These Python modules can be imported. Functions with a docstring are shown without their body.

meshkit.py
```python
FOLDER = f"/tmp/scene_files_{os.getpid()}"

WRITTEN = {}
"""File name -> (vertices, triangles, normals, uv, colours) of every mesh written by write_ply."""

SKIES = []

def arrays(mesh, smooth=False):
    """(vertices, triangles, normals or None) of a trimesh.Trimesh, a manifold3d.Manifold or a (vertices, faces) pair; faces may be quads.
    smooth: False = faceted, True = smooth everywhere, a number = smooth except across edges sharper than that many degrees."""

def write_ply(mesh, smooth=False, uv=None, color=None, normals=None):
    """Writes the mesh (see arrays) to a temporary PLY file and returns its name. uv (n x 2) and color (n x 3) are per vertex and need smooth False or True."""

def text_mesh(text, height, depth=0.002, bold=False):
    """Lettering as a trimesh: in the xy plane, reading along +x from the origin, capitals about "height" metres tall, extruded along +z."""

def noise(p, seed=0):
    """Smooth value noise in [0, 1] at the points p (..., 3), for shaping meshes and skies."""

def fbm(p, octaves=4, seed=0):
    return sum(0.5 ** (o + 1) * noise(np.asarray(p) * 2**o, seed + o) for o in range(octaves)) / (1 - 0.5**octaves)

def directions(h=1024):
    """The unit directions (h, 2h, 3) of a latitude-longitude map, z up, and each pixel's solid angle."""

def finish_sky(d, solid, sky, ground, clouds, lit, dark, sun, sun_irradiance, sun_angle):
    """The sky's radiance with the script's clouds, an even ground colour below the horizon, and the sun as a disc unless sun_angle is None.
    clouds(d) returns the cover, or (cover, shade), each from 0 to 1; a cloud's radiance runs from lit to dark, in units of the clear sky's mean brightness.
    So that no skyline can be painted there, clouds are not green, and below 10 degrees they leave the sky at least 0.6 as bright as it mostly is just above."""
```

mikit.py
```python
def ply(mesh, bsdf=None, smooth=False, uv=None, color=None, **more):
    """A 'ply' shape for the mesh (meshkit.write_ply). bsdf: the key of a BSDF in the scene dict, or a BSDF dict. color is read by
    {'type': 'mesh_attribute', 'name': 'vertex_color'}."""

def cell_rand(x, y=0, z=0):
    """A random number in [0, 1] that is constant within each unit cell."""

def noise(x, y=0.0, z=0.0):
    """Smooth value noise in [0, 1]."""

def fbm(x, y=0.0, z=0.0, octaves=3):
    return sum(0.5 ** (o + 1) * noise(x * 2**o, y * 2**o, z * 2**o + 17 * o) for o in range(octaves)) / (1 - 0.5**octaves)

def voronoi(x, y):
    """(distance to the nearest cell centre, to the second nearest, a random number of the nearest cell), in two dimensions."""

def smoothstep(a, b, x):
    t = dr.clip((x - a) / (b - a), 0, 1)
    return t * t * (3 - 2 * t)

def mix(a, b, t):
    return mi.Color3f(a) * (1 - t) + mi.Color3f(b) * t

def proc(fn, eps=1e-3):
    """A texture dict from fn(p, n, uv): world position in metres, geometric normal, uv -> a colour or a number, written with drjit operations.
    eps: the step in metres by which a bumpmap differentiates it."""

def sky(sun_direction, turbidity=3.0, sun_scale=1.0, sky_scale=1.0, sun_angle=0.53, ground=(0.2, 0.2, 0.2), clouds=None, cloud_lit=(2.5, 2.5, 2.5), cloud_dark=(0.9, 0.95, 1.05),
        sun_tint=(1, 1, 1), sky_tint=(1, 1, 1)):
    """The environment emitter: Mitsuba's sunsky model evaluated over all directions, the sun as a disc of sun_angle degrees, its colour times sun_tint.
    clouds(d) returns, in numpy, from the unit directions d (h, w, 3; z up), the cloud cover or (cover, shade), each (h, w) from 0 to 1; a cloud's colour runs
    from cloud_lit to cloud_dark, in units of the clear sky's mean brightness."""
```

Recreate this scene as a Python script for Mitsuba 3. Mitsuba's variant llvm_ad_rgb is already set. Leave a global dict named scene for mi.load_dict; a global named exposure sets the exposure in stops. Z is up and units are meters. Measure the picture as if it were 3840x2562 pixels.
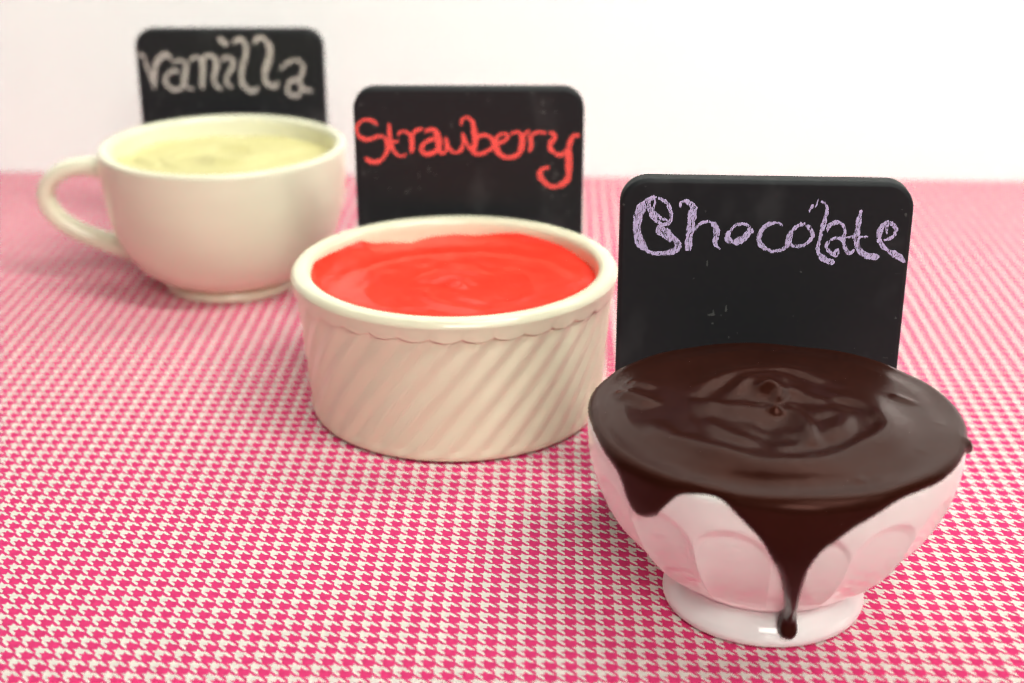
"""Three small vessels of icing on a pink houndstooth cloth, each with a lettered chalkboard behind it (Mitsuba 3)."""
import math
import numpy as np
import trimesh
import shapely
from shapely.geometry import Polygon, Point, LineString
from shapely.ops import unary_union
from scipy.interpolate import PchipInterpolator
from scipy.ndimage import distance_transform_edt, gaussian_filter, map_coordinates
import drjit as dr
import mitsuba as mi
import meshkit
import mikit

scene, labels = {}, {}
T = mi.ScalarTransform4f

# ------------------------------------------------------------------ camera
PITCH = 0.387447
CAM_H = 0.2
scene['camera'] = dict(type='thinlens', fov=37.12, fov_axis='x', near_clip=0.02, far_clip=20.0,
                       aperture_radius=0.0026, focus_distance=0.39,
                       to_world=T().look_at(origin=[0, 0, CAM_H], target=[0, math.cos(PITCH), CAM_H - math.sin(PITCH)], up=[0, 0, 1]))
exposure = 0.0

# ------------------------------------------------------------------ light
UNSEEN_RIGHT = dict(at=(0.62, -0.35, 0.95), aim=(0.02, 0.45, 0.03), size=(0.30, 0.30), rgb=(8.4, 8.5, 8.05))  # out of view, placed to light the table from the right
UNSEEN_FRONT = dict(at=(0.18, -0.80, 0.95), aim=(0.0, 0.50, 0.05), size=(0.70, 0.50), rgb=(11.0, 11.1, 10.3))  # out of view behind the camera, lights vessel fronts and rims
UNSEEN_WALL_LAMP = dict(at=(0.32, 0.06, 0.98), aim=(0.22, 0.70, 1.05), size=(0.8, 0.34), rgb=(31.5, 32.2, 30.4))  # out of view overhead, placed to brighten the white wall


def rgb(*c):
    return {'type': 'rgb', 'value': [float(x) for x in c]}


def box_mesh(x, y, z):
    return trimesh.creation.box(extents=(x, y, z))


def unseen_lamp_box(name, d, label):  # an unseen lamp: glowing panel in a casing, all out of view
    at, aim = np.array(d['at']), np.array(d['aim'])
    w = np.array(d['size'])
    m = T().look_at(origin=at.tolist(), target=aim.tolist(), up=[0, 1, 0.2])
    v = np.array([[-1, -1, 0], [1, -1, 0], [1, 1, 0], [-1, 1, 0]], float) * np.r_[w / 2, 1]
    scene[name + '__diffuser'] = {**mikit.ply(trimesh.Trimesh(v, [[0, 1, 2], [0, 2, 3]], process=False), 'lamp_cloth'), 'to_world': m,
                                  'emitter': {'type': 'area', 'radiance': rgb(*d['rgb'])}}
    parts = []
    for sx, sy in ((1, 0), (-1, 0), (0, 1), (0, -1)):
        b = box_mesh(0.012 if sx else w[0] + 0.024, 0.012 if sy else w[1], 0.16)
        b.apply_translation([sx * (w[0] / 2 + 0.006), sy * (w[1] / 2 + 0.006), -0.05])
        parts.append(b)
    b = box_mesh(w[0] + 0.024, w[1] + 0.024, 0.01)
    b.apply_translation([0, 0, -0.136])
    parts.append(b)
    scene[name + '__housing'] = {**mikit.ply(trimesh.util.concatenate(parts), 'lamp_black'), 'to_world': m}
    labels[name] = {'label': label, 'category': 'lamp'}


scene['lamp_cloth'] = {'type': 'twosided', 'bsdf': {'type': 'diffuse', 'reflectance': rgb(.8, .8, .8)}}
scene['lamp_black'] = {'type': 'twosided', 'bsdf': {'type': 'diffuse', 'reflectance': rgb(.5, .48, .45)}}
unseen_lamp_box('unseen_area_lamp', UNSEEN_RIGHT, 'unseen square lamp right of the camera, lighting the table from that side')
unseen_lamp_box('unseen_area_lamp_001', UNSEEN_FRONT, 'unseen large lamp behind and above the camera, lighting the fronts of the vessels')
unseen_lamp_box('unseen_area_lamp_002', UNSEEN_WALL_LAMP, 'unseen oblong lamp above the table, placed to brighten the back wall')

# ------------------------------------------------------------------ materials
fbm, noise, mix, sstep = mikit.fbm, mikit.noise, mikit.mix, mikit.smoothstep
CLOTH_ROT = -0.03132
CLOTH_A = 0.0046457
CLOTH_O = (-0.12262, 0.31957)
PINK, WHITE = (0.67, 0.048, 0.172), (0.71, 0.655, 0.60)


def fract(x):
    return x - dr.floor(x)


def houndstooth(p, n, uv):
    x, y = p.x - CLOTH_O[0], p.y - CLOTH_O[1]
    # slight waviness of the woven threads
    x = x + 0.0006 * (noise(p.x * 9, p.y * 9, 3.0) - 0.5)
    y = y + 0.0006 * (noise(p.x * 9, p.y * 9, 8.0) - 0.5)
    c, s = math.cos(CLOTH_ROT), math.sin(CLOTH_ROT)
    u = (x * c + y * s) / CLOTH_A + HT_U
    v = (-x * s + y * c) / CLOTH_A + HT_V
    # printed threads with slightly bled edges
    cu = 1 - sstep(.170, .245, dr.abs(fract(u) - .25))
    cv = 1 - sstep(.170, .245, dr.abs(fract(v) - .25))
    t = 1 - sstep(.19, .31, dr.minimum(dr.abs(fract(2 * (HT_SIGN * u + v)) - .25), 1.25 - fract(2 * (HT_SIGN * u + v))))
    on = t * cu + (1 - t) * cv
    k = 0.94 + 0.12 * noise(u * 7, v * 7, 1.0)
    return mix(PINK, WHITE, on) * k


HT_U, HT_V, HT_SIGN = 0.25, 0.25, 1.0
scene['cloth'] = {'type': 'twosided', 'bsdf': {'type': 'diffuse', 'reflectance': mikit.proc(houndstooth)}}


def wall_col(p, n, uv):
    k = 0.97 + 0.03 * fbm(p.x * 6, p.z * 6, 1.0)
    return mi.Color3f(0.88, 0.94, 0.91) * k


scene['wall_paint'] = {'type': 'twosided', 'bsdf': {'type': 'diffuse', 'reflectance': mikit.proc(wall_col)}}
scene['table_wood'] = {'type': 'twosided', 'bsdf': {'type': 'principled', 'base_color': rgb(.35, .22, .12), 'roughness': .5}}


def glaze(base, warm, scale):
    def f(p, n, uv):
        t = fbm(p.x * scale, p.y * scale, p.z * scale)
        return mix(base, warm, t)
    return mikit.proc(f)


def ceramic(key, base, warm, rough=.14, spec=.5):
    scene[key] = {'type': 'twosided', 'bsdf': {'type': 'bumpmap', 'arbitrary': mikit.proc(glaze_relief, eps=4e-4), 'scale': 1.0,
                  'bsdf': {'type': 'principled', 'base_color': glaze(base, warm, 60.0), 'roughness': rough, 'specular': spec}}}


def glaze_relief(p, n, uv):
    return 4e-5 * fbm(p.x * 110, p.y * 110, p.z * 110, octaves=2)


ceramic('cream_glaze', (.75, .72, .54), (.72, .68, .50), .08)
ceramic('cup_glaze', (.74, .715, .55), (.71, .68, .51), .08)
ceramic('bowl_glaze', (.87, .88, .84), (.85, .855, .815), .06)
ceramic('lit_foot_glaze', (.91, .92, .90), (.89, .90, .88), .06)  # paler than the body glaze: the foot's stronger light put into its colour


def board_col(p, n, uv):
    dust = sstep(.56, .85, fbm(p.x * 90, p.z * 60, p.y * 90, octaves=4))
    speck = sstep(.86, .93, noise(p.x * 900, p.z * 800, p.y * 700)) * sstep(.5, .7, noise(p.x * 150, p.z * 150, 4.0))
    return mix((.0120, .0132, .0150), (.025, .0268, .0285), dust) + mi.Color3f(.05, .055, .05) * speck


def board_bump(p, n, uv):
    return 5e-5 * noise(p.x * 1500, p.y * 1500, p.z * 1500)


scene['chalkboard_paint'] = {'type': 'twosided', 'bsdf': {'type': 'bumpmap', 'arbitrary': mikit.proc(board_bump, eps=2e-4), 'scale': 1.0,
                             'bsdf': {'type': 'principled', 'base_color': mikit.proc(board_col), 'roughness': .6, 'specular': .22}}}


def chalk(col, cover):
    def f(p, n, uv):
        g = noise(p.x * 2600, p.z * 1500, p.y * 2600) * .65 + noise(p.x * 900, p.z * 420, 2.0) * .35
        return mix((.02, .02, .022), col, sstep(cover - .12, cover + .12, g) * .85 + .15)
    return {'type': 'twosided', 'bsdf': {'type': 'diffuse', 'reflectance': mikit.proc(f)}}


scene['lilac_chalk'] = chalk((.56, .49, .74), .20)
scene['red_chalk'] = chalk((.82, .11, .095), .14)
scene['grey_chalk'] = chalk((.50, .46, .43), .30)


def straw_col(p, n, uv):
    return mix((.80, .028, .012), (.82, .042, .020), fbm(p.x * 150, p.y * 150, p.z * 150))


def van_col(p, n, uv):
    return mix((.55, .495, .225), (.60, .545, .27), fbm(p.x * 120, p.y * 120, p.z * 120))


def choc_col(p, n, uv):
    t = fbm(p.x * 110, p.y * 110, p.z * 110)
    return mix((.021, .0050, .0030), (.032, .0082, .0050), t)


def choc_bump(p, n, uv):
    return 6e-5 * fbm(p.x * 300, p.y * 300, p.z * 300, octaves=2)


scene['strawberry'] = {'type': 'twosided', 'bsdf': {'type': 'principled', 'base_color': mikit.proc(straw_col), 'roughness': .3, 'specular': .36}}
scene['vanilla'] = {'type': 'twosided', 'bsdf': {'type': 'principled', 'base_color': mikit.proc(van_col), 'roughness': .4, 'specular': .35}}
scene['chocolate'] = {'type': 'twosided', 'bsdf': {'type': 'bumpmap', 'arbitrary': mikit.proc(choc_bump, eps=3e-4), 'scale': 1.0,
                      'bsdf': {'type': 'principled', 'base_color': mikit.proc(choc_col), 'roughness': .24, 'specular': .09, 'spec_tint': .5}}}

# ------------------------------------------------------------------ setting
WALL_ROT = math.degrees(CLOTH_ROT)
WALL_Y = 0.6968


def at(x, y, z=0.0, rot=0.0):
    return T().translate([x, y, z]).rotate([0, 0, 1], rot)


wall = box_mesh(3.0, 0.04, 1.7)
wall.apply_translation([0, 0.02, 0.55])
scene['wall'] = {**mikit.ply(wall, 'wall_paint'), 'to_world': at(0, WALL_Y, 0, WALL_ROT)}
labels['wall'] = {'label': 'plain white wall behind the table', 'kind': 'structure'}
top = box_mesh(2.2, 1.0, 0.03)
top.apply_translation([0, -0.502, -0.018])
scene['table'] = {**mikit.ply(top, 'table_wood'), 'to_world': at(0, WALL_Y, 0, WALL_ROT)}
labels['table'] = {'label': 'table top under the pink cloth', 'kind': 'structure'}


def cloth_mesh():
    nx, ny = 220, 100
    X, Y = np.meshgrid(np.linspace(-1.08, 1.08, nx), np.linspace(-0.99, -0.0006, ny), indexing='ij')
    P = np.stack([X, Y, 0 * X], -1)
    Z = 0.0006 * (meshkit.noise(P * [4, 5, 1], 5) - 0.5)
    Z = Z - Z.max()
    P[..., 2] = Z
    i, j = np.meshgrid(np.arange(nx - 1), np.arange(ny - 1), indexing='ij')
    a = i * ny + j
    f = np.stack([a, a + ny, a + ny + 1, a + 1], -1).reshape(-1, 4)
    return P.reshape(-1, 3), f


scene['tablecloth'] = {**mikit.ply(cloth_mesh(), 'cloth', smooth=True), 'to_world': at(0, WALL_Y, 0, WALL_ROT)}
labels['tablecloth'] = {'label': 'pink and white houndstooth cloth spread flat over the table', 'category': 'tablecloth'}

# ------------------------------------------------------------------ helpers for turned shapes (millimetres)
MM = 0.001


def dense(profile, step):
    pr = np.array(profile, float)
    s = np.r_[0, np.cumsum(np.hypot(*np.diff(pr, axis=0).T))]
    q = np.linspace(0, s[-1], max(8, int(s[-1] / step)))
    return np.stack([PchipInterpolator(s, pr[:, 0])(q), PchipInterpolator(s, pr[:, 1])(q)], 1)


def lathe(prof, n=360, shift=None):
    """prof: (r, z) rows, outside going down first. shift(theta, r, z) moves the radius."""
    th = np.arange(n) * 2 * np.pi / n
    R, Z, TH = prof[:, :1] + 0 * th, prof[:, 1:] + 0 * th, th[None] + 0 * prof[:, :1]
    if shift is not None:
        R = R + shift(TH, R, Z)
    V = np.stack([R * np.cos(TH), R * np.sin(TH), Z], -1).reshape(-1, 3) * MM
    m = len(prof)
    i, j = np.meshgrid(np.arange(m - 1), np.arange(n), indexing='ij')
    k = (j + 1) % n
    f = np.stack([i * n + j, (i + 1) * n + j, (i + 1) * n + k, i * n + k], -1).reshape(-1, 4)
    return V, f


def wrap(d):
    return (d + np.pi) % (2 * np.pi) - np.pi


def ridges(X, Y, rows, warp=0.0, seed=0, soft=1.0):
    """ridge_field, softened like a thick liquid, at (X, Y)."""
    g = np.arange(-48, 48.01, .4)
    GX, GY = np.meshgrid(g, g, indexing='ij')
    H = gaussian_filter(ridge_field(GX, GY, rows, warp, seed), soft)
    return map_coordinates(H, [(X + 48) / .4, (Y + 48) / .4], order=3, mode='nearest')


def ridge_field(X, Y, rows, warp=0.0, seed=0):
    """Height in mm at (X, Y) mm from rows (height, width on the left side, width on the right side, [points])."""
    if warp:
        q = np.stack([X, Y, 0 * X], -1) * 0.12
        X = X + warp * (meshkit.fbm(q, 3, seed) - .5) * 2
        Y = Y + warp * (meshkit.fbm(q, 3, seed + 9) - .5) * 2
    H = np.zeros_like(X)
    for h, w1, w2, pts in rows:
        P = np.array(pts, float)
        if len(P) == 1:
            H = H + h * np.exp(-((X - P[0, 0]) ** 2 + (Y - P[0, 1]) ** 2) / w1 ** 2)
            continue
        s = np.r_[0, np.cumsum(np.hypot(*np.diff(P, axis=0).T))]
        t = np.linspace(0, s[-1], max(6, int(s[-1] / 1.0)))
        P = np.stack([PchipInterpolator(s, P[:, 0])(t), PchipInterpolator(s, P[:, 1])(t)], 1)
        best, val = np.full(X.shape, 1e9), np.zeros_like(X)
        for k in range(len(P) - 1):
            a, b = P[k], P[k + 1]
            e = b - a
            u = np.clip(((X - a[0]) * e[0] + (Y - a[1]) * e[1]) / (e @ e), 0, 1)
            dx, dy = X - a[0] - u * e[0], Y - a[1] - u * e[1]
            d = np.hypot(dx, dy)
            side = e[0] * dy - e[1] * dx
            w = np.where(side > 0, w1, w2)
            along = (k + u) / (len(P) - 1)
            fade = np.minimum(1, np.minimum(along, 1 - along) / .22) ** .7
            g = fade * np.exp(-(d / w) ** 2)
            m = d < best
            best = np.where(m, d, best)
            val = np.where(m, g, val)
        H = H + h * val
    return H


# ------------------------------------------------------------------ chalkboards
def rounded_board(w, h, rad, thick):
    c = [(w / 2 - rad, rad, -90), (w / 2 - rad, h - rad, 0), (-w / 2 + rad, h - rad, 90), (-w / 2 + rad, rad, 180)]
    c[0] = (w / 2 - 1.5, 1.5, -90)
    c[3] = (-w / 2 + 1.5, 1.5, 180)
    rads = [1.5, rad, rad, 1.5]
    pts, nrm = [], []
    for (x, y, a0), r in zip(c, rads):
        for a in np.radians(np.linspace(a0, a0 + 90, 14)):
            pts.append((x + r * math.cos(a), y + r * math.sin(a)))
            nrm.append((math.cos(a), math.sin(a)))
    pts, nrm = np.array(pts), np.array(nrm)
    b, layers = 1.3, []
    for a in np.radians(np.linspace(0, 90, 6)):
        layers.append((b * (1 - math.sin(a)), b * (1 - math.cos(a))))
    layers = layers + [(i, thick - d) for i, d in layers[::-1]]
    V, F, n = [], [], len(pts)
    for inset, dep in layers:
        q = pts - nrm * inset
        V.append(np.stack([q[:, 0], 0 * q[:, 0] + dep, q[:, 1]], 1))
    V = np.concatenate(V)
    for L in range(len(layers) - 1):
        for k in range(n):
            a, a2 = L * n + k, L * n + (k + 1) % n
            F += [(a, a2 + n, a2), (a, a + n, a2 + n)]
    last = (len(layers) - 1) * n
    c0, c1 = len(V), len(V) + 1
    V = np.vstack([V, [[0, 0, h / 2], [0, thick, h / 2]]])
    for k in range(n):
        F += [(c0, k, (k + 1) % n), (c1, last + (k + 1) % n, last + k)]
    return trimesh.Trimesh(V * MM, F, process=False)


def smooth_path(P, step=.2):
    P = np.array(P, float)
    s = np.r_[0, np.cumsum(np.hypot(*np.diff(P, axis=0).T))]
    if len(P) < 3:
        t = np.linspace(0, s[-1], max(3, int(s[-1] / step)))
        return np.stack([np.interp(t, s, P[:, k]) for k in (0, 1)], 1)
    from scipy.interpolate import CubicSpline
    t = np.linspace(0, s[-1], max(4, int(s[-1] / step)))
    return np.stack([CubicSpline(s, P[:, k])(t) for k in (0, 1)], 1)


def chalk_writing(strokes, seed, rough, slivers, depth=.12):
    rng = np.random.default_rng(seed)
    shapes = []
    for w, *pts in strokes:
        q = smooth_path(pts)
        tt = np.linspace(0, 1, len(q))
        ww = w / 2 * (.82 + .36 * np.interp(tt, np.linspace(0, 1, 7), rng.random(7))) * np.minimum(1, .62 + 3 * np.minimum(tt, 1 - tt))
        for k in range(len(q) - 1):
            shapes.append(unary_union([Point(q[k]).buffer(ww[k], 6), Point(q[k + 1]).buffer(ww[k + 1], 6)]).convex_hull)
    g = unary_union(shapes)
    if slivers:
        cut = []
        for w, *pts in strokes:
            q = smooth_path(pts)
            for _ in range(int(len(q) * slivers * w)):
                c = q[rng.integers(len(q))] + rng.normal(0, w * .38, 2)
                L, a = rng.uniform(.3, 1.1), math.radians(80 + rng.normal(0, 9))
                e = np.array([math.cos(a), math.sin(a)]) * L / 2
                cut.append(LineString([c - e, c + e]).buffer(rng.uniform(.025, .075), 2))
        g = g.difference(unary_union(cut))
    out = []
    for poly in getattr(g, 'geoms', [g]):
        if poly.area < .02:
            continue

        def jag(ring):
            r = np.array(shapely.segmentize(LineString(ring.coords), .16).coords)[:-1]
            d = meshkit.noise(np.stack([r[:, 0] * 3.1, r[:, 1] * 2.3, 0 * r[:, 0]], 1), seed) - .5
            e = meshkit.noise(np.stack([r[:, 0] * 3.3, r[:, 1] * 2.7, 0 * r[:, 0] + 5], 1), seed) - .5
            return r + rough * np.stack([d, 1.6 * e], 1)
        p = Polygon(jag(poly.exterior), [jag(r) for r in poly.interiors if len(r.coords) > 4]).buffer(0)
        for pp in getattr(p, 'geoms', [p]):
            if pp.area > .02:
                pp = pp.simplify(.03)
                m = trimesh.creation.extrude_polygon(pp, depth, engine='earcut')
                v = m.vertices
                out.append(trimesh.Trimesh(np.stack([v[:, 0], .03 - v[:, 2], v[:, 1]], 1) * MM, m.faces[:, ::-1], process=False))
    return trimesh.util.concatenate(out)


CHOC_WORD = [(2.33, (-30.25, 85.01), (-31.72, 83.6), (-32.84, 80.39), (-33.04, 77.17), (-32.25, 73.95), (-30.57, 71.75)),
    (0.93, (-28.46, 86.03), (-30.25, 85.01), (-31.31, 82.81)),
    (1.01, (-30.57, 71.75), (-29, 70.85), (-27.07, 70.72), (-24.76, 70.77)),
    (1.71, (-24.77, 70.93), (-23.25, 71.36), (-21.96, 72.73)),
    (1.01, (-27.61, 85.57), (-25.67, 84.49), (-24.52, 82.33), (-24.22, 80.34), (-25, 78.92), (-26.4, 78.5)),
    (1.17, (-30.02, 84.02), (-29.76, 81.84), (-28.55, 80.06), (-26.59, 78.49)),
    (0.85, (-29.6, 82.84), (-27.82, 80.87), (-25.49, 79.72)),
    (1.17, (-26.4, 78.5), (-27.47, 76.47), (-26.09, 75.48), (-24.13, 74.31)),
    (1.55, (-26.36, 77.49), (-24.59, 76.12), (-22.79, 74.13), (-21.76, 72.53)),
    (0.62, (-28.75, 85.55), (-28.86, 83.25), (-29.19, 82.05)),
    (0.78, (-22.02, 83.45), (-21.81, 84.56), (-20.57, 84.98)),
    (1.55, (-20.57, 84.9), (-19.01, 83.82), (-18.45, 82.43)),
    (2.25, (-18.7, 82.83), (-18.96, 80.23), (-19.26, 76.62)),
    (1.71, (-19.2, 77.02), (-19.52, 73.79), (-19.63, 71.96)),
    (0.7, (-17.95, 77.24), (-16.88, 78.87), (-15.01, 79.58), (-13.86, 79.32)),
    (1.55, (-13.85, 79.2), (-12.51, 77.54), (-12.53, 75.53), (-12.72, 74.12)),
    (1.01, (-12.85, 74.32), (-12.41, 73.11), (-11.61, 72.44)),
    (0.78, (-8.96, 76.6), (-8.1, 78.22), (-6.44, 79.06), (-4.71, 78.81), (-3.89, 77.7)),
    (1.79, (-3.85, 77.1), (-4.91, 75.67), (-6.56, 74.43), (-8.26, 74.2)),
    (1.32, (-8.26, 74.2), (-9.65, 75.18), (-9.16, 76.8)),
    (1.17, (-4.29, 78.09), (-3.27, 76.91)),
    (0.62, (4.39, 78.77), (3.2, 79.51), (1.7, 79.4)),
    (1.09, (1.7, 79.32), (-0.13, 78.37), (-1.16, 76.55), (-1.44, 74.93)),
    (1.32, (-1.45, 75.13), (-0.58, 73.33), (0.62, 72.34)),
    (0.85, (0.62, 72.34), (2.37, 71.85), (4.26, 72.13), (5.9, 73.25)),
    (1.48, (6.26, 73.46), (6.32, 75.48), (6.77, 77.09)),
    (0.93, (6.61, 76.69), (8, 78.51), (10.01, 79.47)),
    (1.09, (10.62, 78.96), (11.85, 77.58), (12.36, 75.79)),
    (0.85, (12.35, 75.99), (11.15, 74.28), (8.75, 73.19), (6.61, 73.87)),
    (0.54, (13.91, 85.37), (15, 84.79), (15.57, 83.22)),
    (1.09, (15.56, 83.42), (15.19, 80.84), (14.57, 77.63), (14.17, 74.42)),
    (0.93, (14.22, 74.82), (13.94, 72.39), (14.73, 70.59)),
    (1.55, (14.71, 70.79), (16.24, 69.68), (18, 69.15)),
    (0.62, (11.82, 84.62), (11.02, 82.75)),
    (0.27, (13.17, 86.14), (12.53, 83.76)),
    (0.93, (16.02, 77.46), (16.22, 78.78), (17.72, 79.89), (19.04, 79.91)),
    (0.78, (19.04, 79.91), (20.28, 78.54), (20.7, 76.54)),
    (0.93, (20.41, 76.94), (20.41, 74.53), (21.13, 72.73)),
    (1.09, (21.13, 72.73), (22.16, 71.74), (23.06, 72.37)),
    (0.78, (20.19, 75.01), (18.43, 75.7), (16.96, 75.07)),
    (0.85, (16.96, 75.07), (16.13, 73.65), (17.03, 71.85)),
    (1.24, (17.01, 72.05), (18.41, 71.19), (19.06, 72.49)),
    (0.85, (24.14, 83.17), (23.92, 81.39)),
    (1.48, (23.84, 81.39), (23.7, 78.2), (23.82, 74.6), (24.29, 72.59)),
    (1.71, (24.42, 72.79), (26.38, 71.22), (29.44, 70.87)),
    (0.54, (20.69, 75.82), (23.68, 76.2), (26.41, 76.09)),
    (1.4, (29.39, 75.7), (29.53, 78.3), (30.17, 79.51)),
    (1.17, (30.17, 79.51), (31.43, 80.13), (32.81, 79.36), (33.62, 77.98)),
    (0.78, (33.49, 78.18), (32.91, 76.37), (30.91, 75.53)),
    (0.62, (31.07, 79.93), (31.14, 77.14)),
    (1.09, (29.37, 75.9), (30.51, 73.72), (31.94, 72.53)),
    (1.63, (31.95, 72.41), (33.92, 71.56), (36.16, 69.91))]
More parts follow.
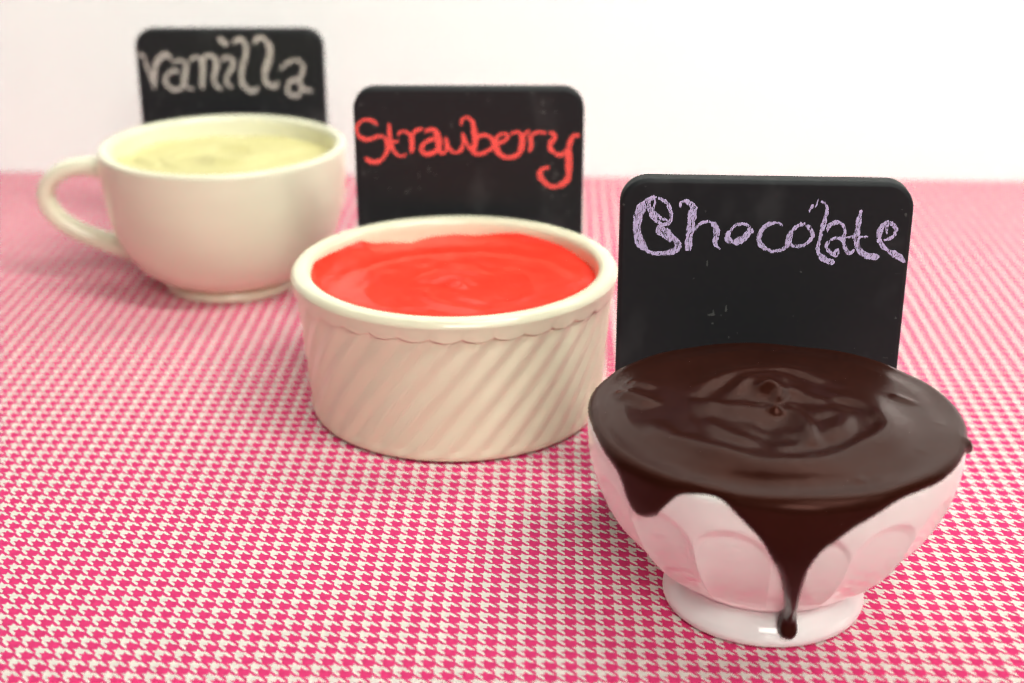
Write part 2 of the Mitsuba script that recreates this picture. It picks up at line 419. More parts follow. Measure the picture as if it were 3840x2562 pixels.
STRAW_WORD = [(1.08, (-30.41, 75.8), (-32.61, 77.31), (-35.27, 77.13), (-36.94, 75.2), (-36.81, 72.47)),
    (1.32, (-36.8, 72.78), (-35.2, 70.96), (-32.84, 70.77), (-30.13, 71.75), (-27.79, 70.96)),
    (1.32, (-28.07, 71.26), (-26.96, 68.82), (-27.77, 65.77), (-29.81, 63.44)),
    (1.44, (-29.51, 63.62), (-31.92, 62.94), (-34.38, 64.23)),
    (1.32, (-26.45, 75.98), (-26.28, 71.56), (-25.34, 67.3), (-23.79, 65.34)),
    (0.84, (-24.08, 65.46), (-22.61, 65.03), (-21.1, 65.64)),
    (0.96, (-27.84, 69.31), (-23.65, 70.16)),
    (0.96, (-23.42, 72.17), (-22.38, 73.38), (-20.31, 72.96), (-19.05, 71.26)),
    (1.56, (-19.16, 71.56), (-18.94, 68.82), (-19.17, 66.5)),
    (1.2, (-19.06, 70.96), (-17.93, 73.38), (-15.43, 74.29)),
    (1.2, (-14.38, 73.2), (-12.59, 74.17), (-10.82, 73.69)),
    (2.27, (-11.12, 73.57), (-10.15, 71.26), (-10.21, 68.21)),
    (1.44, (-10.2, 68.82), (-9.47, 66.38), (-8.88, 65.77)),
    (1.44, (-10.57, 70.96), (-13.55, 70.35), (-15.55, 68.52), (-15.84, 66.5)),
    (1.44, (-15.83, 66.69), (-13.95, 65.77), (-11.55, 66.5), (-10.2, 68.52)),
    (1.08, (-9.47, 66.07), (-7.98, 66.38), (-7.46, 68.82), (-7.6, 71.26)),
    (1.2, (-7.43, 70.65), (-6.47, 67.6), (-5, 66.26)),
    (1.2, (-5, 66.26), (-2.91, 66.99), (-1.99, 69.43), (-2.06, 72.78)),
    (1.2, (-1.95, 72.47), (-0.8, 69.43), (0.96, 66.99)),
    (0.96, (-2.5, 75.8), (-2.19, 77.43), (-0.7, 78.33)),
    (1.32, (-0.7, 78.33), (0.77, 77.31), (1.62, 74.29)),
    (1.91, (1.51, 74.59), (2.07, 71.26), (1.68, 67.6)),
    (1.44, (0.96, 66.69), (3.63, 65.77), (6.32, 67.11)),
    (1.44, (6.32, 67.11), (8.23, 69.43), (6.94, 71.56), (4.57, 72.17), (2.48, 70.77)),
    (1.2, (9.01, 69.43), (11.38, 70.04), (12.99, 71.75), (11.57, 72.78)),
    (1.2, (11.57, 72.78), (9.61, 71.87), (8.82, 68.82)),
    (1.8, (9, 68.82), (10.18, 65.77), (12.56, 64.54)),
    (1.44, (12.56, 64.54), (15.55, 65.15), (17.51, 66.99)),
    (1.08, (14.06, 72.6), (15.83, 73.2), (17.61, 72.6)),
    (1.8, (17.49, 72.6), (17.74, 70.04), (17.03, 66.69)),
    (0.96, (17.91, 71.87), (19.98, 73.81)),
    (1.44, (19.99, 71.56), (20.71, 69.43), (20.13, 66.87)),
    (1.08, (20.29, 70.35), (21.64, 72.78), (23.54, 73.2), (25.44, 72.84)),
    (1.32, (26.8, 73.08), (28.41, 72.17), (28.19, 70.35)),
    (1.68, (28.19, 70.53), (26.84, 68.52), (28.23, 66.38)),
    (1.44, (28.23, 66.38), (30.44, 65.46), (32.8, 67.48)),
    (1.2, (36.47, 72.17), (34.52, 71.99)),
    (1.56, (34.69, 71.99), (33.54, 69.43), (33.23, 66.38)),
    (2.03, (33.1, 66.99), (33.28, 62.7), (33.33, 59.3)),
    (1.91, (33.33, 59.61), (32.53, 56.51), (29.97, 54.77)),
    (1.56, (30.15, 54.77), (27.57, 54.52), (24.85, 56.51)),
    (1.68, (24.85, 56.51), (23.63, 58.99), (24.52, 60.72)),
    (1.08, (24.52, 60.72), (26.49, 61.09))]
VAN_WORD = [(1.17, (-36.67, 75.04), (-35.32, 75.82), (-33.95, 73.88)),
    (1.01, (-33.95, 73.88), (-33.12, 70.18), (-32.11, 66.27), (-31.13, 61.95)),
    (2.03, (-30.99, 63.52), (-30.77, 67.45), (-29.92, 71.35)),
    (2.11, (-29.92, 71.35), (-27.92, 74.27), (-25.48, 75.7), (-23.75, 74.27)),
    (1.17, (-22.66, 72.44), (-20.26, 73.37), (-17.98, 72.91)),
    (2.03, (-17.55, 72.52), (-17.76, 69.79), (-18.48, 66.66), (-19.09, 63.92)),
    (1.01, (-19.09, 63.92), (-17.66, 62.34), (-15.35, 61.95)),
    (1.56, (-21.01, 69.01), (-23.33, 69.09), (-25.6, 67.45)),
    (1.79, (-25.6, 67.45), (-26.48, 64.9), (-25.04, 62.54)),
    (1.64, (-25.04, 62.54), (-22.21, 61.47), (-19.12, 63.52)),
    (1.4, (-15.63, 73.22), (-13.58, 74.77), (-11.51, 74.07)),
    (2.03, (-11.31, 74.07), (-10.88, 70.57), (-11.47, 65.88), (-11.88, 62.54)),
    (1.56, (-10.63, 72.91), (-8.9, 75.24), (-6.78, 75.16)),
    (1.95, (-6.78, 75.16), (-5.31, 72.52), (-6.1, 68.62), (-6.9, 65.68)),
    (1.56, (-6.9, 65.68), (-6.1, 63.33), (-4.37, 61.87)),
    (1.33, (-2.87, 73.22), (-0.82, 74.85), (0.69, 74.27)),
    (1.79, (0.69, 74.27), (1.32, 72.13), (-0.48, 68.62), (-1.9, 66.07)),
    (1.48, (-1.9, 66.07), (-1.58, 63.92), (0.28, 62.74)),
    (2.03, (-3.32, 81.99), (-0.85, 79.95)),
    (1.79, (2.36, 80.57), (4.29, 81.88), (5.98, 81.22)),
    (2.11, (5.98, 81.22), (7.04, 77.95), (6.06, 73.69), (4.59, 69.01), (4.36, 65.49)),
    (2.11, (4.36, 65.49), (5.71, 62.34), (8.35, 60.96), (10.58, 62.34)),
    (1.79, (10.44, 80.45), (12.8, 82.57), (14.86, 81.61)),
    (2.18, (14.86, 81.61), (16.45, 77.95), (15.95, 74.07), (14.36, 70.18), (13.76, 66.66)),
    (1.95, (13.76, 66.66), (14.76, 63.92), (16.64, 62.74), (18.68, 64.31)),
    (1.4, (20.16, 69.99), (23, 72.13), (26.17, 73.49), (28.63, 72.52)),
    (1.56, (28.63, 72.52), (29.48, 70.18), (28.23, 67.05), (27.68, 63.92)),
    (1.56, (27.68, 63.92), (29.06, 61.95), (32.33, 61.24)),
    (1.56, (27.49, 65.41), (24.36, 65.09), (22.53, 62.34)),
    (1.72, (22.53, 62.34), (23.3, 59.9), (25.78, 58.99), (27.84, 60.96))]

BOARDS = [('chalkboard', (.0655, .3765), -3.2, 90.7, CHOC_WORD, 'lilac_chalk', 'Chocolate', 'lilac', .34, .6),
          ('chalkboard_001', (-.0143, .4945), 0.0, 87.9, STRAW_WORD, 'red_chalk', 'Strawberry', 'red', .14, .12),
          ('chalkboard_002', (-.1132, .6085), 0.0, 85.7, VAN_WORD, 'grey_chalk', 'vanilla', 'grey white', .14, .15)]
for i, (key, (x, y), rot, h, word, mat, text, colour, rough, sliv) in enumerate(BOARDS):
    scene[key + '__panel'] = {**mikit.ply(rounded_board(76.4 if i == 1 else 75.2, h, 7.2, 6.0), 'chalkboard_paint', smooth=35), 'to_world': at(x, y, 0, rot)}
    scene[key + '__lettering'] = {**mikit.ply(chalk_writing(word, 11 + i, rough, sliv), mat), 'to_world': at(x, y, 0, rot)}
    labels[key] = {'label': 'small black chalkboard lettered %s in %s chalk, standing behind the %s' % (text, colour, ('chocolate bowl', 'strawberry ramekin', 'cream cup')[i]),
                   'category': 'chalkboard', 'group': 'chalkboard labels behind the vessels'}
    labels[key + '__lettering'] = {'label': '%s chalk handwriting reading %s' % (colour, text)}

# ------------------------------------------------------------------ teacup with vanilla
CUP = (-.1073, .5513)
CUP_P = [(44.0, 54.7), (45.0, 54.2), (45.4, 52.8), (45.4, 48), (44.9, 38), (43.4, 29), (41.0, 21.5), (37.7, 15), (33.2, 9.6), (28.0, 6.0), (24.6, 4.6), (23.6, 4.2)]
CUP_IN = [(44.0, 54.7), (42.2, 54.4), (41.2, 53.2), (40.9, 50), (40.4, 38), (38.6, 28), (35, 19), (30, 11), (20, 7), (2, 6)]
prof = np.vstack([dense(CUP_IN, 1.0)[::-1], dense(CUP_P, .8)[1:], [[20.0, 3.6]]])
scene['teacup__body'] = {**mikit.ply(lathe(prof, 300), 'cup_glaze', smooth=40), 'to_world': at(*CUP)}
foot = dense([(22.0, 4.8), (23.5, 4.2), (25.0, 2.9), (25.4, 1.6), (24.6, .1), (22.5, 0), (21.2, .4), (20.8, 3.8)], .4)
scene['teacup__foot_ring'] = {**mikit.ply(lathe(foot, 240), 'cup_glaze', smooth=40), 'to_world': at(*CUP)}


def strap(path, wy, tz, n=28):
    P = np.array(path, float)
    s = np.r_[0, np.cumsum(np.hypot(*np.diff(P, axis=0).T))]
    from scipy.interpolate import CubicSpline
    q = np.linspace(0, s[-1], 90)
    C = np.stack([CubicSpline(s, P[:, 0])(q), CubicSpline(s, P[:, 1])(q)], 1)
    D = np.gradient(C, axis=0)
    D /= np.linalg.norm(D, axis=1, keepdims=True)
    N = np.stack([-D[:, 1], D[:, 0]], 1)
    a = np.arange(n) * 2 * np.pi / n
    ce, se = np.sign(np.cos(a)) * abs(np.cos(a)) ** .75, np.sign(np.sin(a)) * abs(np.sin(a)) ** .75
    u = q / q[-1]
    grow = 1 + .35 * np.exp(-u / .06) + .5 * np.exp(-(1 - u) / .09)
    V = []
    for k in range(len(C)):
        o = N[k] * (tz / 2 * grow[k] * se)[:, None]
        V.append(np.stack([C[k, 0] + o[:, 0], wy / 2 * grow[k] * ce, C[k, 1] + o[:, 1]], 1))
    V = np.concatenate(V) * MM
    i, j = np.meshgrid(np.arange(len(C) - 1), np.arange(n), indexing='ij')
    k = (j + 1) % n
    return V, np.stack([i * n + j, (i + 1) * n + j, (i + 1) * n + k, i * n + k], -1).reshape(-1, 4)


scene['teacup__handle'] = {**mikit.ply(strap([(-45, 45.3), (-51.6, 45.7), (-57.5, 45.0), (-63.8, 41.8), (-67.6, 36.2), (-66.8, 29.6), (-62.4, 24.0), (-56, 19.9), (-49, 17.0), (-36.5, 13.6)], 9.2, 6.3), 'cup_glaze', smooth=True), 'to_world': at(*CUP)}
labels['teacup'] = {'label': 'cream glazed teacup with a loop handle, holding pale yellow icing', 'category': 'cup'}


def filled(radius_at, level, edge, rows, seed, rough, warp, n=720, m=150, edge_w=3.0, dome=0.0, gain=1.0):
    """A soft filling: a disc of height level (mm), its edge rising to edge(theta) on the wall."""
    th = np.arange(n) * 2 * np.pi / n
    rho = np.r_[np.linspace(0.002, .85, m), np.linspace(.85, 1, 50)[1:]]
    e = edge(th)
    R = radius_at(e)[None] * rho[:, None]
    X, Y = R * np.cos(th), R * np.sin(th)
    P = np.stack([X, Y, 0 * X], -1)
    body = np.clip((1 - rho[:, None]) / .10, 0, 1)
    Z = level + gain * ridges(X, Y, rows, warp, seed) * body + rough * (meshkit.fbm(P * .18, 3, seed) - .5) * 2 + .12 * rough * (meshkit.fbm(P * .9, 2, seed + 3) - .5) + dome * (1 - rho[:, None] ** 2)
    Z = Z + (e - level)[None] * np.exp(-(radius_at(e)[None] - R) / edge_w)
    V = np.stack([X, Y, Z], -1)
    skirt = V[-1] * [1.012, 1.012, 1] - [0, 0, .7]
    V = np.concatenate([V.reshape(-1, 3), skirt]) * MM
    k = len(rho) + 1
    i, j = np.meshgrid(np.arange(k - 1), np.arange(n), indexing='ij')
    j2 = (j + 1) % n
    f = np.stack([i * n + j, (i + 1) * n + j, (i + 1) * n + j2, i * n + j2], -1).reshape(-1, 4)
    c = len(V)
    V = np.vstack([V, V[:n].mean(0)])
    f = np.vstack([np.stack([f[:, 0], f[:, 1], f[:, 2]], 1), np.stack([f[:, 0], f[:, 2], f[:, 3]], 1), np.stack([np.full(n, c), np.arange(n), (np.arange(n) + 1) % n], 1)])
    return V, f


VAN_ROWS = [(1.6, 2.4, 1.3, [(-21, 2), (-18, 8.2), (-13.3, 14.9), (-4.7, 19.0), (4.6, 18.0), (12.1, 13.0)]),
            (2.2, 1.7, 3.0, [(-11, 7.5), (-6.1, 1.9), (1, -2.9), (8, -2.5), (13.8, 3.7), (15.6, 12)]), (-.8, 2.2, 2.2, [(-8, 9), (0, 8), (8, 7)]),
            (1.5, 1.6, 2.2, [(-24.8, 5), (-19.3, -4.6), (-11.5, -9.0)]), (1.2, 1.8, 2.4, [(17.1, 7), (23.6, 16.9), (31.8, 20.9)]),
            (1.3, 1.6, 2.2, [(-35.1, 6), (-29.2, .9), (-23.4, -7.3)]), (.9, 1.6, 2.0, [(-30, 12), (-24, 22), (-10, 28), (4, 28)]),
            (1.1, 1.6, 2.2, [(3, -14), (14, -12), (24, -2), (28, 8)]), (.7, 1.2, 1.6, [(-16, 6), (-10, 11.5), (-3, 14)])]
cup_in = dense(CUP_IN, .5)[::-1]
scene['vanilla_icing'] = {**mikit.ply(filled(lambda z: np.interp(z, cup_in[:, 1], cup_in[:, 0]), 46.2,
                          lambda t: 46.8 + 1.0 * (meshkit.fbm(np.stack([3 * np.cos(t), 3 * np.sin(t), 0 * t], 1), 3, 3) - .5) * 2, VAN_ROWS, 21, .35, .8, dome=.5, gain=1.5), 'vanilla', smooth=True), 'to_world': at(*CUP)}
labels['vanilla_icing'] = {'label': 'pale yellow icing stirred into swirls inside the handled cup', 'category': 'icing'}

# ------------------------------------------------------------------ ramekin with strawberry
RAM = (-.0175, .4406)
LOBES = 34
TWIST = .53 / 31.0


def band_edge(th):
    u = (th * LOBES / (2 * np.pi) + .1) % 1.0
    return 40.6 - 1.25 * np.sin(np.pi * u) ** .75


def flutes(th, r, z):
    u = ((th - TWIST * z) * LOBES / (2 * np.pi) + .1) % 1.0
    c = np.abs(2 * u - 1)
    g = -.74 * (.5 + .5 * np.cos(np.pi * c))
    fade = np.clip((z - 1.2) / 3.0, 0, 1) * np.clip((43.0 - z) / 3.5, 0, 1)
    return g * fade


RAM_OUT = [(48.6, 44), (48.4, 40), (47.6, 30), (46.8, 20), (46.0, 10), (45.6, 4), (45.2, 1.8), (44.3, .6), (43.2, 0.5), (42.5, 1.2), (38, 1.4)]
RAM_IN = [(47.0, 46.4), (45.0, 46.1), (43.9, 44.9), (43.6, 43), (43.4, 30), (42.8, 12), (40, 7), (30, 5), (2, 5)]
ram_in = dense(RAM_IN, .7)[::-1]
scene['ramekin__body'] = {**mikit.ply(lathe(np.vstack([dense(RAM_OUT, .45)]), 1088, flutes), 'cream_glaze', smooth=True), 'to_world': at(*RAM)}
scene['ramekin__inside'] = {**mikit.ply(lathe(ram_in, 240), 'cream_glaze', smooth=True), 'to_world': at(*RAM)}


def ram_band():
    n = 1360
    th = np.arange(n) * 2 * np.pi / n
    zb = band_edge(th)
    upper = dense([(47.0, 46.4), (48.5, 46.1), (49.5, 45.1), (49.9, 44.2), (49.75, 43.4)], .35)
    rows = [np.stack([upper[k, 0] + 0 * th, upper[k, 1] + 0 * th], 1) for k in range(len(upper))]
    for f in np.linspace(.12, 1, 10):
        rows.append(np.stack([49.75 - .5 * f + 0 * th, 43.4 + (zb + .55 - 43.4) * f], 1))
    for a in np.radians(np.linspace(15, 90, 6)):
        rows.append(np.stack([49.25 - .5 * (1 - math.cos(a)) + 0 * th, zb + .55 - .55 * math.sin(a)], 1))
    rows.append(np.stack([47.6 + 0 * th, zb + .15], 1))
    A = np.array(rows)
    V = np.stack([A[..., 0] * np.cos(th), A[..., 0] * np.sin(th), A[..., 1]], -1).reshape(-1, 3) * MM
    i, j = np.meshgrid(np.arange(len(A) - 1), np.arange(n), indexing='ij')
    k = (j + 1) % n
    return V, np.stack([i * n + j, (i + 1) * n + j, (i + 1) * n + k, i * n + k], -1).reshape(-1, 4)


scene['ramekin__rim_band'] = {**mikit.ply(ram_band(), 'cream_glaze', smooth=True), 'to_world': at(*RAM)}
labels['ramekin'] = {'label': 'round cream ramekin with slanting flutes and scalloped rim, in the middle', 'category': 'ramekin'}
labels['ramekin__rim_band'] = {'label': 'smooth rolled rim with a scalloped lower edge'}

SE = np.array([(174.4, 44.6), (159.7, 43.4), (147.5, 42.9), (136.7, 43.4), (128.3, 41.2), (117.9, 39.9), (111.4, 39.3), (101.1, 40.6), (92.5, 41.0), (83.2, 40.8), (73.7, 41.8), (63.8, 43.0),
               (52.2, 42.5), (36.4, 42.0), (22.1, 41.2), (7.5, 41.0), (-40, 41.2), (-90, 41.6), (-140, 43.0)])
SE = SE[np.argsort(SE[:, 0])]


def straw_edge(t):
    a = np.degrees(wrap(t))
    return np.interp(a, SE[:, 0], SE[:, 1], period=360) + .3 * (meshkit.fbm(np.stack([7 * np.cos(t), 7 * np.sin(t), 0 * t], 1), 3, 6) - .5)


STRAW_ROWS = [(.5, 1.2, 2.0, [(-7, -2.4), (-4.5, 1.6), (-.1, 3.2), (4.3, .8), (5.6, -4)]), (.45, 1.4, 2.6, [(-9.5, -7.2), (-7.5, -15), (-3.5, -21), (2.4, -24), (9.7, -26.9)]),
              (.5, 1.6, 2.6, [(-10.8, -2.4), (-8.4, 4.1), (-2.5, 8.2), (5.3, 7.4), (10.9, .8)]), (.3, 1.6, 3, [(-26.2, -.8), (-26.4, -11.9), (-22.4, -21), (-13.6, -26.9)]),
              (-.55, 3.2, 2.4, [(-36, -8), (-34.1, 2.8), (-27.5, 15.1), (-11.1, 25.9), (6, 28.6), (23.2, 24.1), (34.2, 11.1), (38, 0)]), (.7, 1.2, 1.2, [(-1, -2.4), (1.2, -4)]), (.6, .9, 1.4, [(2.2, -.8), (2.9, -7.2)]),
              (.35, 1.2, 2, [(-1.3, -10.3), (4.3, -16.5), (11.2, -18)]), (.3, 2, 3.5, [(14, 12), (22, 4), (24, -8), (18, -20)])]
scene['strawberry_icing'] = {**mikit.ply(filled(lambda z: np.interp(z, ram_in[:, 1], ram_in[:, 0]), 40.4, straw_edge, STRAW_ROWS, 31, .28, .8, edge_w=2.6, gain=1.5), 'strawberry', smooth=True), 'to_world': at(*RAM)}
labels['strawberry_icing'] = {'label': 'bright red strawberry icing with a smeared edge, filling the fluted ramekin', 'category': 'icing'}

# ------------------------------------------------------------------ bowl with chocolate
BOWL = (.06168, .32516)
BOWL_P = [(42.3, 48.2), (43.4, 47.6), (43.8, 46.3), (43.6, 42), (42.5, 36), (40.2, 29.5), (36.8, 23), (32.4, 17.3), (27.6, 12.6), (23.8, 9.9), (21.9, 8.6), (21.8, 7.6), (22.8, 5.4), (24.1, 3.2), (24.5, 1.8), (24.2, .6), (23.5, 0)]
BOWL_IN = [(42.3, 48.2), (41.3, 47.8), (40.8, 46.6), (40.4, 42), (38, 34), (32, 23), (22, 15), (2, 13)]
PANELS = 15


def panels(th, r, z):
    """Shallow arched facets pressed into the side."""
    w = 2 * np.pi / PANELS
    u = ((th - math.radians(-14.4)) / w + .5) % 1.0 * 2 - 1
    top = 40.8 - 8.0 * (1 - np.sqrt(np.maximum(0, 1 - np.minimum(np.abs(u) / .99, 1) ** 2)))
    dish = 1 - np.abs(u) ** 2.6
    up = np.clip((top - z) / 3.2, 0, 1)
    up = up * up * (3 - 2 * up)
    low = np.clip((z - 9.5) / 8.0, 0, 1)
    return -(.15 + 1.45 * dish) * up * low * np.clip((1 - np.abs(u)) / .06, 0, 1) ** .5


bp = dense(BOWL_P, .35)
cut = np.argmax(bp[:, 1] < 8.55)
body = np.vstack([dense(BOWL_IN, 1.0)[::-1], bp[1:cut + 1], [[20.0, 8.0]]])
outer = np.r_[np.zeros(len(dense(BOWL_IN, 1.0))), np.ones(cut), 0]
scene['footed_bowl__body'] = {**mikit.ply(lathe(body, 720, lambda t, r, z: panels(t, r, z) * outer[:, None]), 'bowl_glaze', smooth=True), 'to_world': at(*BOWL)}
foot = np.vstack([[[20.0, 8.4]], bp[cut:], dense([(23.5, 0), (22.4, .1), (21.6, 1.2), (21.2, 7.0)], .5)[1:]])
scene['footed_bowl__foot'] = {**mikit.ply(lathe(foot, 360), 'lit_foot_glaze', smooth=50), 'to_world': at(*BOWL)}
labels['footed_bowl'] = {'label': 'small pale pink bowl with arched facets on a white foot, brimming with chocolate', 'category': 'bowl'}
labels['footed_bowl__foot'] = {'label': 'glossy white foot ring, coloured paler to look more brightly lit'}

EDGE = [(-175.5, 1.0), (-166.1, 1.2), (-159.2, 1.8), (-150.2, 3.1), (-147.3, 5.6), (-145.6, 9.1), (-143.4, 11.4), (-141.2, 12.6), (-138.4, 12.5), (-135.4, 10.9), (-132.7, 8.4), (-129.5, 5.4), (-126.5, 2.6), (-121.7, 1.4), (-116.3, 0.8), (-112.7, 1.6), (-109.9, 3.5), (-105.3, 6.8), (-101.9, 9.5), (-99.1, 13.8), (-95.6, 19.8), (-92.8, 29.8), (-89.4, 42.3), (-90.4, 47.4), (-90.4, 49.8), (-89.1, 51.5), (-85.1, 52.3), (-82.1, 52.2), (-79.8, 50.3), (-80.4, 47.6), (-83.1, 43.6), (-86.6, 29.8), (-87.1, 21.4), (-86.1, 15.7), (-82.6, 10.4), (-77.2, 6.6), (-71.2, 4.5), (-64.7, 2.2), (-56.8, 1.6), (-47.8, 1.9), (-36.5, 1.7), (-24.3, 1.2), (-21.5, 2.0), (-19.8, 3.3), (-18.0, 2.4), (-16.5, 1.1), (-10.4, 1.3)]
COAT_P = [(42.3, 48.2), (43.4, 47.6), (43.8, 46.3), (43.6, 42), (42.5, 36), (40.2, 29.5), (36.8, 23), (32.4, 17.3), (28.0, 12.9), (25.6, 10.2), (24.3, 8.0), (23.9, 6.0), (24.1, 3.6), (24.5, 1.8), (24.2, .6), (23.5, 0)]  # the bowl's side as the drip bridges it
CHOC_ROWS = [(2.0, 5.0, 2.0, [(11, 5), (16.5, 3.4), (20.3, 1.0), (22.6, -4.6), (23.1, -10.4), (21.5, -15.5), (17.8, -20.2), (12.7, -24.2), (7.2, -28.1), (1, -30.2), (-6, -30), (-13, -26.5), (-19, -21), (-22, -14)]),
             (1.5, 3.4, 1.8, [(-17, 6), (-14.5, 11.4), (-9.0, 17.0), (-3.0, 20.2), (4, 20.6), (10, 18), (14, 13)]),
             (1.2, 4.4, 4.0, [(6, -3), (11, -4), (15, -6), (13, -12), (8, -18)]), (1.7, 1.7, 2.4, [(3.2, 1.0), (4.6, -5.8), (5.4, -12.7), (4.6, -21.4)]),
             (-.8, 2.6, 3.0, [(-2.0, -8.0), (-4.4, -16), (-5.9, -23)]), (2.6, 6.0, 6.0, [(-.8, 9.2)]),
             (1.3, 2.6, 1.6, [(-8.6, 1.0), (-8.3, 4.8), (-6.5, 10.1), (-3.0, 14.6), (1.4, 15.2), (4.4, 11), (4.4, 5)]), (1.5, 1.5, 2.0, [(-3.4, 6.0), (-.6, 7.4), (1.8, 5.4), (1.4, 2.4), (-1, 1.6)]),
             (2.3, 1.7, 1.7, [(-.2, -3.6)]), (1.3, 2.2, 4.4, [(-20, 3), (-16, 1.6), (-11.1, -.4), (-5, -2.2), (1, -3.0)]),
             (.8, 2.6, 3.6, [(-29, -6), (-27.7, -11.6), (-23.2, -18.0), (-16.5, -23.4), (-9, -26.6)]), (.6, 2.0, 2.6, [(-17, -6), (-15, -12), (-11, -17), (-5, -20.5)]),
             (.9, 2.2, 2.8, [(5.5, 9), (8.4, 5.1), (13, 1)]), (1.2, 2.4, 3.0, [(-38.1, 8.8), (-33.6, 8.0), (-31.0, 5.6), (-27.7, 1.2)]), (.8, 2.0, 2.4, [(-34, 14.7), (-30.7, 14.7), (-27.5, 10.9)]),
             (1.3, 1.1, 1.1, [(12.4, -36.0)]), (-.5, .9, .9, [(13.2, -38.4)]), (.8, 1.0, 1.4, [(15.5, -34.7), (17.3, -35.5), (20.7, -37.6)]), (.7, 1.0, 1.4, [(28.8, 6.7), (31, 4.6), (33.2, 1.6)]),
             (.5, .7, .7, [(2.1, -37.9)]), (.5, .8, .8, [(37, -8)]), (.4, .8, .8, [(29, -22)])]


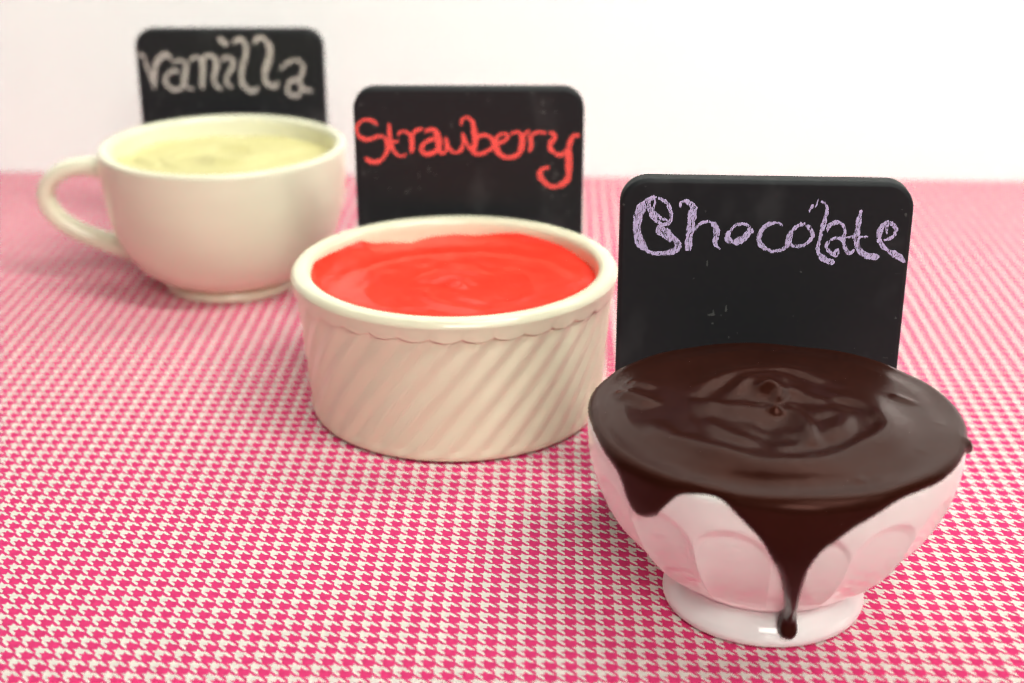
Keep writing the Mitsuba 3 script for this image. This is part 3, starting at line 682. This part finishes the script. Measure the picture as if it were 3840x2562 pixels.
def chocolate_mesh():
    R0, S0 = 38.0, -9.0
    e = np.array(EDGE, float)
    back = [(a, 1.5 + .5 * math.sin(a * .13) + .35 * math.sin(a * .31 + 1)) for a in range(0, 176, 8)]
    e = np.vstack([e, back, [(184.5, 1.0)]])
    xy = np.stack([np.radians(e[:, 0]) * R0, e[:, 1]], 1)
    for _ in range(2):
        a, b = xy[:-1], xy[1:]
        xy = np.vstack([xy[:1], np.stack([.75 * a + .25 * b, .25 * a + .75 * b], 1).reshape(-1, 2), xy[-1:]])
    poly = Polygon(np.vstack([[(xy[0, 0] - 2, xy[0, 1])], xy, [(xy[-1, 0] + 2, xy[-1, 1])], [(xy[-1, 0] + 2, S0 - 2), (xy[0, 0] - 2, S0 - 2)]])).buffer(0)
    nt, ds = 2000, .12
    th = np.radians(-175.5) + np.arange(nt) * 2 * np.pi / nt
    ss = np.arange(S0, 57, ds)
    TH, SS = np.meshgrid(th, ss, indexing='ij')
    mask = shapely.contains_xy(poly, TH.ravel() * R0, SS.ravel()).reshape(TH.shape)
    pad = 200
    big = np.vstack([mask[-pad:], mask, mask[:pad]])
    samp = (2 * np.pi / nt * R0, ds)
    D = distance_transform_edt(big, samp) - distance_transform_edt(~big, samp)
    D = gaussian_filter(D, 1.6)[pad:-pad]
    # mesh grid
    n = 1500
    t = np.radians(-175.5) + np.arange(n) * 2 * np.pi / n
    prof = dense(COAT_P, .1)
    sl = np.r_[0, np.cumsum(np.hypot(*np.diff(prof, axis=0).T))]
    nr = np.gradient(prof, sl, axis=0)
    nrm = np.stack([-nr[:, 1], nr[:, 0]], 1)
    s = np.r_[np.linspace(-42.25, -9, 90), np.arange(-8.7, -2, .28), np.arange(-2, 3, .16), np.arange(3, 54.5, .2)]
    rb = np.where(s < 0, 42.3 + s, np.interp(s, sl, prof[:, 0]))
    zb = np.where(s < 0, 48.2, np.interp(s, sl, prof[:, 1]))
    nx = np.where(s < 0, 0, np.interp(s, sl, gaussian_filter(nrm[:, 0], 6)))
    nz = np.where(s < 0, 1, np.interp(s, sl, gaussian_filter(nrm[:, 1], 6)))
    blend = np.clip((s + 2) / 3.5, 0, 1)
    blend = blend * blend * (3 - 2 * blend)
    nx, nz = nx * blend, nz * blend + (1 - blend)
    L = np.hypot(nx, nz)
    nx, nz = nx / L, nz / L
    S, TT = np.meshgrid(s, t, indexing='ij')
    it = ((TT - th[0]) / (2 * np.pi / nt))
    d = map_coordinates(D, [it, np.clip((S - S0) / ds, 0, len(ss) - 1.001)], order=1, mode='grid-wrap')
    d = np.where(S < S0, 20, d)
    RB, ZB = rb[:, None] + 0 * TT, zb[:, None] + 0 * TT
    RB = RB + panels(TT, RB, ZB) * (S > 0) * (1 - np.clip(d / 1.6, 0, 1))
    X, Y = RB * np.cos(TT), RB * np.sin(TT)
    q = np.stack([X, Y, ZB], -1)
    w = 2.3
    bead = np.exp(-((np.degrees(TT) + 85) / 9) ** 2 - ((S - 50) / 4.0) ** 2)
    tk = 1.5 + .9 * bead + 1.3 * (meshkit.noise(q * .07, 5) - .5)
    k = np.clip(d / w, 0, 1)
    thick = np.where(d > 0, tk * np.sqrt(1 - (1 - k) ** 2), np.maximum(d, -.5))
    rho = np.clip(RB / 42.3, 0, 1)
    inside = np.clip((-S - 1.5) / 6.0, 0, 1)
    inside = inside * inside * (3 - 2 * inside)
    top = np.zeros_like(S)
    m = s < 0
    sx, sy = X[m] - .5, Y[m] + 6
    sr, sa = np.hypot(sx, sy), np.arctan2(sy, sx)
    stir = .10 * np.sin(2 * np.pi * (sr / 6.5 + sa / (2 * np.pi)) + 3 * meshkit.fbm(q[m] * [.1, .1, 0], 2, 17)) * np.exp(-((sr - 17) / 9) ** 2)
    top[m] = (1.1 * (1 - rho[m] ** 4) + stir + .95 * ridges(X[m], Y[m], CHOC_ROWS, .6, 41, 1.5) + .5 * (meshkit.fbm(q[m] * [.07, .07, 0], 2, 8) - .5)) * inside[m]
    off = thick + top
    Rr, Zz = RB + nx[:, None] * off, ZB + nz[:, None] * off
    V = np.stack([Rr * np.cos(TT), Rr * np.sin(TT), Zz], -1).reshape(-1, 3) * MM
    i, j = np.meshgrid(np.arange(len(s) - 1), np.arange(n), indexing='ij')
    j2 = (j + 1) % n
    f = np.stack([i * n + j, (i + 1) * n + j, (i + 1) * n + j2, i * n + j2], -1).reshape(-1, 4)
    keep = (d.ravel()[f] > -.3).any(1)
    f = f[keep]
    f = np.vstack([f[:, :3], f[:, [0, 2, 3]]])
    used = np.unique(f)
    back_ = np.zeros(len(V), int)
    back_[used] = np.arange(len(used))
    return V[used], back_[f]


scene['chocolate_icing'] = {**mikit.ply(chocolate_mesh(), 'chocolate', smooth=True), 'to_world': at(*BOWL)}
labels['chocolate_icing'] = {'label': 'glossy dark chocolate icing swirled on top and dripping down the footed bowl', 'category': 'icing'}
